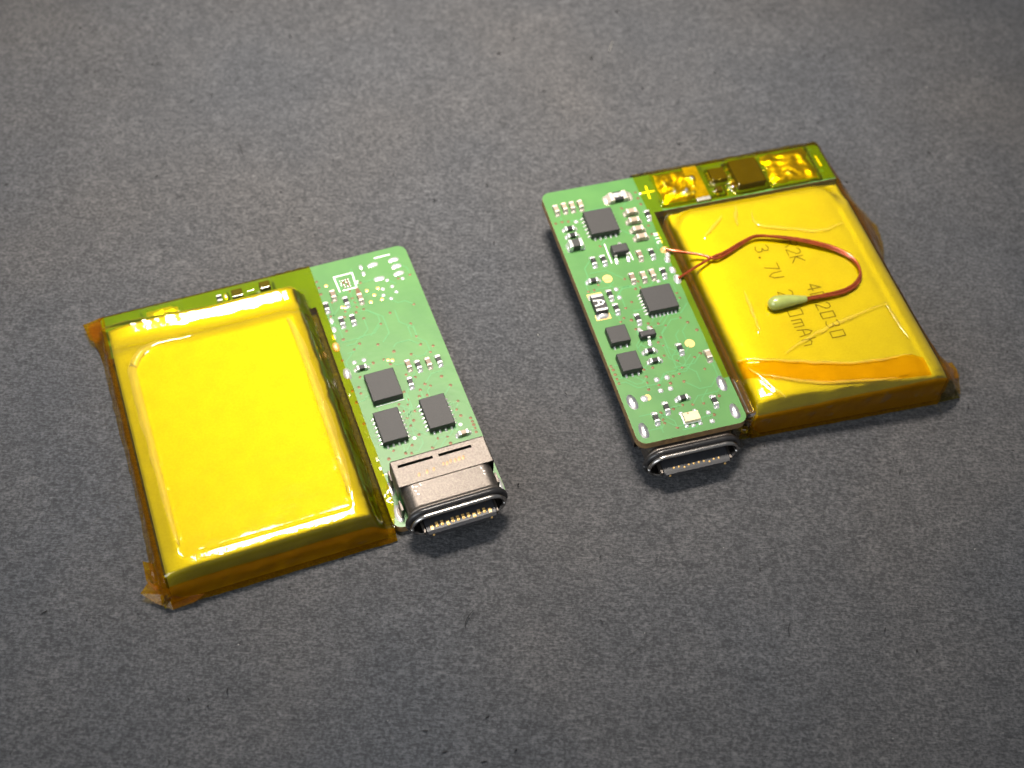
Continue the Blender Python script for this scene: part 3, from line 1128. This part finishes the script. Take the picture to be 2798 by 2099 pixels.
def build_right():
    root = bpy.data.objects.new('battery_board', None)
    C.objects.link(root)
    root.empty_display_size = .005
    root.location = Vector((12.14915, 65.95246 - 75, 0)) * S
    root.rotation_euler = (0, 0, .333994)
    root['label'] = 'right circuit board crowded with chips, battery carrying copper wire and green bead'
    root['category'] = 'circuit board'
    root['group'] = 'battery boards lying on the paper'
    z = ZB_TOP
    H = math.pi / 2
    pcb = board(root, False, z - T_PCB)
    via1 = [(.42, 28.04), (1.14, 28.12), (1.81, 28.02), (9.98, 30.28), (9.98, 29.41), (9.99, 28.54), (9.77, 24.26), (7.83, 28.46), (4.01, 24.01), (5.04, 19.27), (6.27, 18.6), (5.7, 17.77), (6.25, 17.81),
            (4.79, 16.25), (3.97, 15.68), (.99, 18.57), (1.62, 18.6), (2.24, 19.17), (9.69, 15.57), (9.6, 16.26), (3.39, 14.52), (9.8, 25.49), (2.92, 14.15), (4.04, 14.09), (4.11, 12.9), (5.7, 12.8),
            (5.51, 13.28), (6.5, 13.04), (7.13, 12.59), (8.86, 13.19), (9.38, 12.47), (9.95, 11.37), (6.15, 11.37), (5.72, 10.83), (6.1, 10.37), (5.73, 9.18), (4.17, 8.09), (6.77, 8.28), (6.98, 7.38),
            (8.55, 8.26), (9.04, 6.72), (9.26, 8.58), (6.42, 6.82), (5.77, 6.64), (3.22, 7.21), (3.05, 6.56), (4.08, 6.02), (5.22, 5.94), (6.58, 5.81), (2.94, 5.76), (5.48, 3.28), (6.46, 3.1), (7.52, 2.97),
            (9.26, 3.41), (4.48, 3.06), (3.16, 2.93), (3.11, 2.14), (3.14, 1.73), (4.14, 1.02), (8.01, 1.5), (3.29, 8.1), (.30, 9.21), (.35, 8.77), (.38, 8.2), (.39, 7.64), (.41, 7.11)]
    vias(pcb, via1, [], z)
    traces(pcb, via1, z, 8, lambda x, y: .5 < x < 10.2 and .6 < y < 31.5)
    for x, y, r in ((3.36, 19.69, .50), (8.68, 9.97, .50)):
        m = MB()
        m.disc(0, 0, .012, r, 0, 24)
        m.dome(0, 0, .002, r, r, .012, 0, n=24, rings=2)
        m.build('fiducial', 'gold', pcb, False, (x, y, z))
    for x, y, rx, ry in ((2.58, 27.79, .25, .25), (3.8, 18.18, .25, .27), (3.78, 17.1, .25, .27), (8.32, 18.15, .2, .2), (10.43, 29.97, .2, .2), (4.07, 6.65, .27, .3), (5.13, 6.66, .27, .3),
                         (4.02, 5.35, .27, .27), (5.02, 5.37, .27, .27), (2.19, 4.86, .36, .36), (7.57, 1.88, .24, .24), (7.59, .87, .26, .26)):
        pad(pcb, x, y, z, rx, ry, .10)
    m = MB()
    m.disc(0, 0, .004, .34, 0, 18)
    m.build('test_pad', 'gold', pcb, False, (2.53, 4.91, z))
    for x, y in ((10.01, 4.73), (.95, 4.75), (10.08, 1.4), (.95, 1.44)):
        pad(pcb, x, y, z, .48, .92, .20, e=2.0, name='leg_solder', lump=.05, mat='tin_dark')
    # silkscreen
    sk = MB()
    sk.ribbon([(4.5, 24.15), (4.44, 21.58)], .12, z + .002)
    sk.ribbon([(6.66, 22.5), (6.72, 21.5)], .12, z + .002)
    sk.ribbon([(11.34, 30.8), (11.2, 29.15)], .22, z + .002)
    sk.ribbon([(10.64, 29.99), (11.94, 30.01)], .22, z + .002)
    sk.ribbon([(31.04, 30.67), (31.07, 29.31)], .24, z + .002)
    for ch, yy in (('N', 24.15), ('T', 23.6), ('C', 23.05)):
        glyph(sk, ch, 10.18, yy, .5, (0, -1), .10, z + .002)
    sk.build('silkscreen', 'silk', pcb)
    # small parts
    for x, y in ((.96, 29.72), (1.89, 29.82), (2.73, 29.79), (3.64, 29.79), (6.95, 18.97), (7.93, 19.04)):
        two_term('capacitor', root, x, y, z, H, (1.0, .5, .48), 'cap', term='tin_matte')
    for x, y in ((7.5, 21.75), (5.79, 19.07)):
        two_term('capacitor', root, x, y, z, H, (1.0, .5, .42), 'cap2', term='tin_matte')
    for x, y in ((8.54, 27.52), (8.43, 26.3), (8.45, 25.06), (8.47, 23.96)):
        two_term('capacitor', root, x, y, z, 0, (1.15, .62, .55), 'cap', term='tin_matte')
    for x, y in ((10.15, 26.82), (2.63, 22.07), (3.69, 22.06), (8.8, 21.69), (9.11, 18.99), (2.9, 17.55), (2.98, 15.74), (4.65, 13.99), (7.47, 9.51), (3.82, 3.29), (2.47, 2.41), (8.54, 2.88)):
        two_term('resistor', root, x, y, z, H)
    for x, y in ((1.58, 26.89), (1.58, 25.93), (1.84, 19.66), (4.5, 9.93), (4.59, 8.72), (5.73, 3.93)):
        two_term('resistor', root, x, y, z, 0)
    two_term('capacitor', root, 9.85, 8.06, z, H, (1.0, .55, .5), 'cap', term='tin_matte')
    two_term('inductor', root, 1.48, 24.5, z, 0, (1.45, 1.0, .75), 'chip', pad=.3)
    # marked current sense resistor
    b = two_term('sense_resistor', root, 7.85, 29.9, z, 0, (1.9, 1.15, .5), 'res', pad=.75, term='tin_matte')
    t = MB()
    for k, ch in enumerate('R010'):
        glyph(t, ch, -.345 + .23 * k, .08, .5, (1, 0), .065, .489, th=.01, wide=.55)
    t.build('printed_marking', 'silk', b)
    # fuse marked A
    fz = .65
    fb = MB()
    fb.chamfer_box(-.66, .66, -1.05, 1.05, .1, fz, .06)
    fo = fb.build('fuse', 'fusebody', root, False, (1.42, 16.5, z)) if 'fusebody' in MT else fb.build('fuse', 'chip', root, False, (1.42, 16.5, z))
    for sy in (-1, 1):
        tm = MB()
        tm.chamfer_box(-.60, .60, sy * .86 - .14, sy * .86 + .14, fz - .05, fz + .012, .02)
        tm.dome(0, sy * 1.22, 0, .72, .42, .30, e=3.2, lump=.06, seed=sy + 3)
        tm.build('terminal', 'tin', fo)
        gp = MB()
        gp.box(-.76, .76, sy * 1.35 - .35, sy * 1.35 + .35, .002, .012)
        gp.build('gold_pad', 'gold', fo)
    t = MB()
    glyph(t, 'A', 0, 0, .95, (0, -1), .15, fz + .002, wide=1.25)
    t.build('printed_marking', 'silk', fo)
    # chips
    chip(root, (3.38, 6.45, 25.1, 28.3), z, .8, (6, 6, 5, 5))
    chip(root, (5.86, 9.0, 14.1, 17.1), z, .8, (7, 7, 7, 7))
    chip(root, (.95, 2.97, 11.3, 13.3), z, .78, (0, 0, 3, 3))
    chip(root, (.98, 3.0, 7.85, 10.0), z, .78, (0, 0, 3, 3))

    def sot(x0, x1, y0, y1, h, front, back):
        b = chip(root, (x0, x1, y0, y1), z + .08, h, name='transistor', c=.14)
        cx, cy = (x0 + x1) / 2, (y0 + y1) / 2
        for lx, s in [(a, -1) for a in front] + [(a, 1) for a in back]:
            m = MB()
            yy = (y1 - y0) / 2
            pr = [(yy - .05, .42), (yy + .14, .42), (yy + .24, .10), (yy + .60, .05)]
            for (a, c), (d, e) in zip(pr[:-1], pr[1:]):
                m.add([(-.14, s * a, c), (.14, s * a, c), (.14, s * d, e), (-.14, s * d, e), (-.14, s * a, c - .1), (.14, s * a, c - .1), (.14, s * d, e - .1), (-.14, s * d, e - .1)],
                      [(0, 1, 2, 3), (4, 7, 6, 5), (0, 3, 7, 4), (1, 5, 6, 2)])
            m.dome(0, s * (yy + .55), -.07, .22, .34, .10, n=10, rings=3)
            m.build('lead', 'tin', b, False, (lx - cx, 0, 0))
    sot(4.72, 6.48, 22.1, 23.2, .8, (4.98, 6.24), (6.05,))
    sot(4.05, 5.68, 11.42, 12.15, .62, (4.85,), (4.4, 5.4))
    # light emitting diode
    lb = MB()
    lb.box(4.85, 6.55, 1.1, 2.15, .02, .18)
    lo = lb.xf(lambda x, y, q: (x - 5.7, y - 1.62, q)).build('indicator_light', 'silk', root, False, (5.7, 1.62, z))
    lg = MB()
    lg.chamfer_box(-.74, .80, -.5, .5, .18, .52, .05)
    lg.build('lens', 'led', lo)
    dt = MB()
    dt.disc(-.25, .33, .556, .09)
    dt.build('polarity_dot', 'weld', lo)
    for x, y in ((5.06, .95), (5.69, .85), (6.42, .92), (5.0, 2.42), (6.39, 2.4)):
        pad(lo, x - 5.7, y - 1.62, 0, .22, .2, .12)
    # thermistor solder joints at the tape edge
    for x, y, rx, ry, h in ((10.17, 20.63, .33, .42, .22), (10.22, 19.2, .33, .46, .22), (10.28, 17.95, .42, .62, .36), (10.4, 21.2, .3, .35, .2)):
        pad(pcb, x, y, z, rx, ry, h, lump=.10)
    pad(pcb, 10.32, 21.95, z, .48, .42, .26, mat='gold', lump=.1)
    # parts under the tape on the arm
    for cx, cy, rx, ry, seed in ((14.9, 30.0, 2.4, 2.1, 3), (27.5, 30.0, 2.6, 2.15, 9)):
        m = MB()
        N = 30
        vs = []
        for j in range(N + 1):
            for i in range(N + 1):
                u, v = 2 * i / N - 1, 2 * j / N - 1
                x, y = cx + rx * u * (1 + .10 * nz(v * 3, seed, 1, 5)), cy + ry * v * (1 + .10 * nz(u * 3, seed, 1, 6))
                e = (1 - abs(u) ** 6) * (1 - abs(v) ** 6)
                q = nz(x, y, .55, seed) * .22 + nz(x, y, 1.3, seed + 1) * .16 + abs(nz(x, y, 2.4, seed + 2)) * .10
                vs.append((x, y, z + max(.01, e * (.24 + q))))
        m.add(vs, [(j * (N + 1) + i, j * (N + 1) + i + 1, (j + 1) * (N + 1) + i + 1, (j + 1) * (N + 1) + i) for j in range(N) for i in range(N)])
        m.build('solder_joint', 'nickel', root, True)
    tb = MB()
    tb.chamfer_box(15.9, 17.5, 27.3, 32.3, z + .05, z + .28, .05)
    tb.build('battery_tab', 'nickel', root)
    chip(root, (18.45, 20.2, 29.5, 31.2), z, .55, (4, 4, 0, 0))
    chip(root, (20.85, 24.0, 28.0, 31.6), z, .78, (4, 4, 0, 0))
    chip(root, (18.35, 19.15, 28.1, 28.75), z, .35)
    two_term('capacitor', root, 20.5, 28.7, z, H, (.9, .5, .35), 'cap2', domes=False)
    for x in (18.5, 19.5, 20.4):
        pad(pcb, x, 27.95, z, .14, .36, .08)
    # socket, the same one turned over
    xc, zc = 5.3, z - T_PCB - 1.65
    usb_socket(root, lambda x, y, q: (xc - x, y, zc - q), -1)
    # battery pouch
    def pouch_top(x, y):
        a, b, c = tapeB_top(x, y)
        return x, y + front_shift_b(x, y) + .06, min(hB(x, y) - .12, 4.62)
    bt = shell_grid(frange(12.35, 31.9, .28), frange(.17, 27.07, .28), pouch_top, [lambda s: (.03, .6), lambda s: (.05, .05)], [lambda s: (-.02, .7), lambda s: (.0, .05)],
                    [lambda s: (.02, .6), lambda s: (.03, .05)], [lambda s: (.03, .6), lambda s: (.05, .05)])
    bat = bt.build('battery', 'foil', root, True)
    ink = MB()
    zf = lambda x, y: min(hB(x, y) - .12, 4.62) + .018
    for ch, (x, y) in zip('3.7V200mAh', ((20.11, 19.5), (19.55, 18.39), (20.15, 16.95), (20.2, 15.84), (20.22, 13.35), (20.22, 12.1), (20.22, 10.88), (20.15, 9.55), (20.22, 8.32), (20.22, 7.12))):
        glyph(ink, ch, x if ch != '.' else 20.1, y, 1.45, (0, -1), .088, zf, th=.01)
    for ch, (x, y) in zip('R2K402030', ((23.3, 19.45), (23.2, 18.38), (23.2, 17.31), (23.35, 13.47), (23.33, 12.3), (23.3, 10.97), (23.3, 9.8), (23.33, 8.65), (23.3, 7.37))):
        glyph(ink, ch, x, y, 1.4, (0, -1), .088, zf, th=.01)
    ink.build('printed_marking', 'ink', bat)
    # tape
    xs = frange(10.35, 32.0, .12)
    ys = frange(.15, 32.55, .12)
    fr = [(0, 1.7), (2.5, 2.9), (5, 1.2), (8, .9), (14, .8), (17, 1.3), (20, 2.6), (23, 3.2), (27, 2.2), (32, 1.6)]
    wr = [wallf(.25, .90, .05, 81, fr), wallf(.42, .72, .10, 82, fr), wallf(.52, .5, .16, 83, fr), wallf(.6, .3, .2, 84, fr), wallf(.75, .12, .2, 85, fr), wallf(.85, .02, .1, 86, fr)]
    wf = [wallf(.08, .95, .10, 91), wallf(.12, .84, .16, 92), wallf(.12, .68, .2, 93), wallf(.12, .5, .2, 94), wallf(.10, .3, .12, 95), wallf(.14, .14, .1, 96), wallf(.18, .0, .05, 97)]
    wb = [wallf(.25, .985, .03, 98), wallf(.46, .94, .04, 99), wallf(.52, .5, .05, 100), wallf(.55, .0, .05, 101)]
    tp = shell_grid(xs, ys, tapeB_top, None, wf, wb, wr)
    t = tp.build('tape', 'tape', root, True)
    t['label'] = 'yellow amber tape over the battery and its protection parts'
    # front left side wall of the tape, down into the gap beside the board
    sw = shell_grid([12.02, 12.12], frange(.2, 26.5, .3), lambda x, y: (x, max(y, .55), 3.62), [lambda s: (.0, .8), lambda s: (-.05, .4), lambda s: (.05, .02)])
    sw.build('tape_side', 'tape2', root, True)
    # overlapping strip at the front
    top = [(12.5, 7.0), (16.9, 5.5), (23.4, 3.6), (29.2, 3.2), (30.3, 2.6)]
    bot = [(12.4, 4.9), (16.5, 3.3), (20.0, 2.0), (26.8, .85), (30.4, .6)]
    ov = MB()
    nx, ny = 70, 10
    vs = []
    for j in range(ny + 1):
        for i in range(nx + 1):
            x = 12.5 + (30.3 - 12.5) * i / nx
            y0, y1 = interp(bot, x), interp(top, x)
            y = y0 + (y1 - y0) * j / ny
            q = tapeB_top(x, y)
            vs.append((q[0], q[1], q[2] + .03))
    ov.add(vs, [(j * (nx + 1) + i, j * (nx + 1) + i + 1, (j + 1) * (nx + 1) + i + 1, (j + 1) * (nx + 1) + i) for j in range(ny) for i in range(nx)])
    ov.build('tape_overlap', 'tape2', root, True)
    al = shell_grid(frange(12.1, 31.9, .25), frange(27.3, 32.5, .25), lambda x, y: (x, y, tapeB_top(x, y)[2] + .05 + .03 * nz(x, y, 1.1, 77)), None, None, [lambda s: (.45, .97), lambda s: (.5, .6)])
    al.build('tape_overlap', 'tape3', root, True)
    wf2 = [wallf(.14, .93, .05, 111), wallf(.18, .78, .10, 112), wallf(.16, .58, .15, 113), wallf(.16, .38, .15, 114), wallf(.20, .18, .1, 115), wallf(.26, .0, .05, 116)]
    t2 = shell_grid(frange(12.2, 32.0, .3), [.12, .2], lambda x, y: (lambda q: (q[0], q[1], q[2] + .03))(tapeB_top(x, y)), None, wf2)
    t2.build('tape_overlap', 'tape2', root, True)
    wr2 = [wallf(.30, .86, .06, 121, fr), wallf(.52, .62, .14, 122, fr), wallf(.7, .36, .2, 123, fr), wallf(.95, .02, .15, 124, fr)]
    t3 = shell_grid([31.98, 32.03], frange(.2, 32.5, .35), lambda x, y: (lambda q: (q[0], q[1], q[2] + .03))(tapeB_top(x, y)), None, None, None, wr2)
    t3.build('tape_overlap', 'tape2', root, True)
    for poly, seed in (
            ([(32.0, .6, 1.9), (33.4, .9, 2.0), (34.6, 1.3, 1.5), (35.2, 2.4, 1.1), (35.3, 3.6, .8), (33.9, 3.8, .6), (32.7, 2.6, .9), (32.3, .5, .3)], 15),
            ([(11.7, .9, 2.6), (12.2, .2, 2.0), (12.9, .3, 1.0), (13.4, .5, .1), (12.6, .9, .1), (11.9, 1.6, .8)], 16)):
        m = MB()
        n = len(poly)
        c = Vector((sum(p[0] for p in poly) / n, sum(p[1] for p in poly) / n, sum(p[2] for p in poly) / n + .25))
        vs = [tuple(c)]
        for k in range(n):
            p = Vector(poly[k])
            mid = (c + p) / 2 + Vector((0, 0, .35 * nz(p.x, p.y, 1.5, seed)))
            vs += [tuple(mid), tuple(p)]
        fs = []
        for k in range(n):
            a, b = 1 + 2 * k, 1 + 2 * ((k + 1) % n)
            fs += [(0, a, b), (a, a + 1, b + 1, b)]
        m.add(vs, fs)
        m.build('tape_flap', 'flap', root)
    # raised wrinkles in the film, their light lines painted as pale ribbons
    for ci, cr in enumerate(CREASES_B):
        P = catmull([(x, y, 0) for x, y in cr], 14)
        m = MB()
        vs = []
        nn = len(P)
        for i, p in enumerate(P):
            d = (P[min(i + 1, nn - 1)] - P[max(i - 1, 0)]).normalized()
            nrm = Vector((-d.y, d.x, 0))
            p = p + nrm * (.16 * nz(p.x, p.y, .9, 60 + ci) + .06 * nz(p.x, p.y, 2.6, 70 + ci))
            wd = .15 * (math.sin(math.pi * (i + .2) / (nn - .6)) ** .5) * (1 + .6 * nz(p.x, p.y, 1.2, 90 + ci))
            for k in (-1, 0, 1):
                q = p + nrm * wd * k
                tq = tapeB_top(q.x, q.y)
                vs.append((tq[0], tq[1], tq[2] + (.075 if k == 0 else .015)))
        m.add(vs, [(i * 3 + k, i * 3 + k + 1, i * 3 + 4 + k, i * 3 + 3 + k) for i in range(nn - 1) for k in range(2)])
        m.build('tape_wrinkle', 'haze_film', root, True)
    # thermistor: two enamelled strands, green bead
    r = .150
    main = [(14.75, 19.29), (16.14, 19.59), (18.12, 20.39), (19.86, 20.86), (21.63, 20.42), (23.84, 19.48), (25.94, 18.31), (27.42, 17.22), (28.5, 15.83), (28.67, 14.04), (27.73, 12.7), (26.14, 12.01), (24.17, 11.88), (21.6, 11.9)]
    zs = [4.98, 5.0, 5.05, 5.1, 5.1, 5.1, 5.08, 5.05, 5.02, 5.0, 4.98, 4.98, 5.02, 5.1]

    def strand(first, side):
        pts = [Vector(p) for p in first]
        mp = [Vector((*p, q)) for p, q in zip(main, zs)]
        for i, p in enumerate(mp):
            d = (mp[min(i + 1, len(mp) - 1)] - mp[max(i - 1, 0)])
            nrm = Vector((-d.y, d.x, 0)).normalized()
            tw = math.cos(i * .55)
            pts.append(p + nrm * (side * r * .98 * tw) + Vector((0, 0, side * r * .55 * math.sin(i * .55))))
        return catmull(pts, 7)
    a = strand([(10.35, 21.75, 4.72), (11.2, 21.2, 4.80), (12.67, 20.45, 4.9), (13.72, 19.85, 4.97)], -1)
    b = strand([(10.25, 17.75, 4.75), (11.32, 18.17, 4.82), (12.65, 18.72, 4.88), (13.8, 19.1, 4.97)], 1)
    bd = MB()
    bp = [(21.75, 11.9, 5.1), (21.3, 11.93, 5.1), (20.6, 12.0, 5.12), (19.9, 12.04, 5.15), (19.2, 12.07, 5.18), (18.6, 12.06, 5.2), (18.1, 12.03, 5.2), (17.8, 12.0, 5.2), (17.66, 11.98, 5.2)]
    br = [.30, .38, .50, .62, .70, .74, .64, .42, .08]
    bp2 = catmull(bp, 4)
    br2 = [interp([(k * 4, v) for k, v in enumerate(br)], i) for i in range(len(bp2))]
    bd.tube(bp2, br2, n=20)
    th = bd.build('thermistor', 'bead', root, True)
    th['label'] = 'green epoxy bead on a pair of copper red wires'
    for pts in (a, b):
        w = MB()
        w.tube(pts, r, n=10)
        w.build('wire', 'wire', th, True)
    return root


build_left()
build_right()


# ------------------------------------------------------------------ lint and dust on the paper
def fiber(pts, rad, mat, label):
    P = catmull([(x, y, .03 + .02 * (k % 2)) for k, (x, y) in enumerate(pts)], 5)
    mb = MB()
    n = len(P)
    mb.tube(P, [rad * (1 - .5 * abs(2 * k / (n - 1) - 1)) for k in range(n)], n=6)
    o = mb.build('lint_fiber', mat, None, True)
    o['label'] = label
    o['category'] = 'lint'
    o['group'] = 'lint fibres on the paper'
    return o


fiber([(-1.9, -24.7), (-2.3, -25.2), (-2.6, -26.0), (-2.5, -26.6)], .04, 'lint', 'dark curved lint fibre on the paper below the left socket')
fiber([(-32.6, 30.4), (-32.3, 29.6), (-31.8, 28.6)], .045, 'lint', 'thin dark lint fibre on the upper left paper')
fiber([(9.3, 51.9), (9.0, 50.6), (8.8, 49.8)], .05, 'lint_light', 'pale short fibre near the top edge of the paper')
fiber([(26.2, -23.6), (26.0, -24.4), (26.1, -25.2)], .035, 'lint', 'small dark fibre on the lower right paper')
fiber([(11.6, -28.2), (12.3, -27.6), (13.0, -27.0)], .03, 'lint', 'short dark fibre at the bottom middle of the paper')


def specks():
    rnd = random.Random(21)
    mb = MB()
    for k in range(620):
        x, y = rnd.uniform(-75, 75), rnd.uniform(-48, 75)
        r = rnd.uniform(.03, .08) * (1.6 if rnd.random() < .12 else 1)
        ln = rnd.choice([1, 1, 1.6, 2.6, 4])
        a = rnd.uniform(0, 6.28)
        mb.dome(x, y, -.02, r * ln, r, r * .9 + .02, 0 if (rnd.random() < .86 or r > .055) else 1, n=6, rings=2, ang=a)
    o = mb.build('dust_specks', ['lint', 'lint_light'], None)
    o['kind'] = 'stuff'
    o['label'] = 'fine dark and pale dust specks scattered over the paper'
    o['category'] = 'dust'


specks()
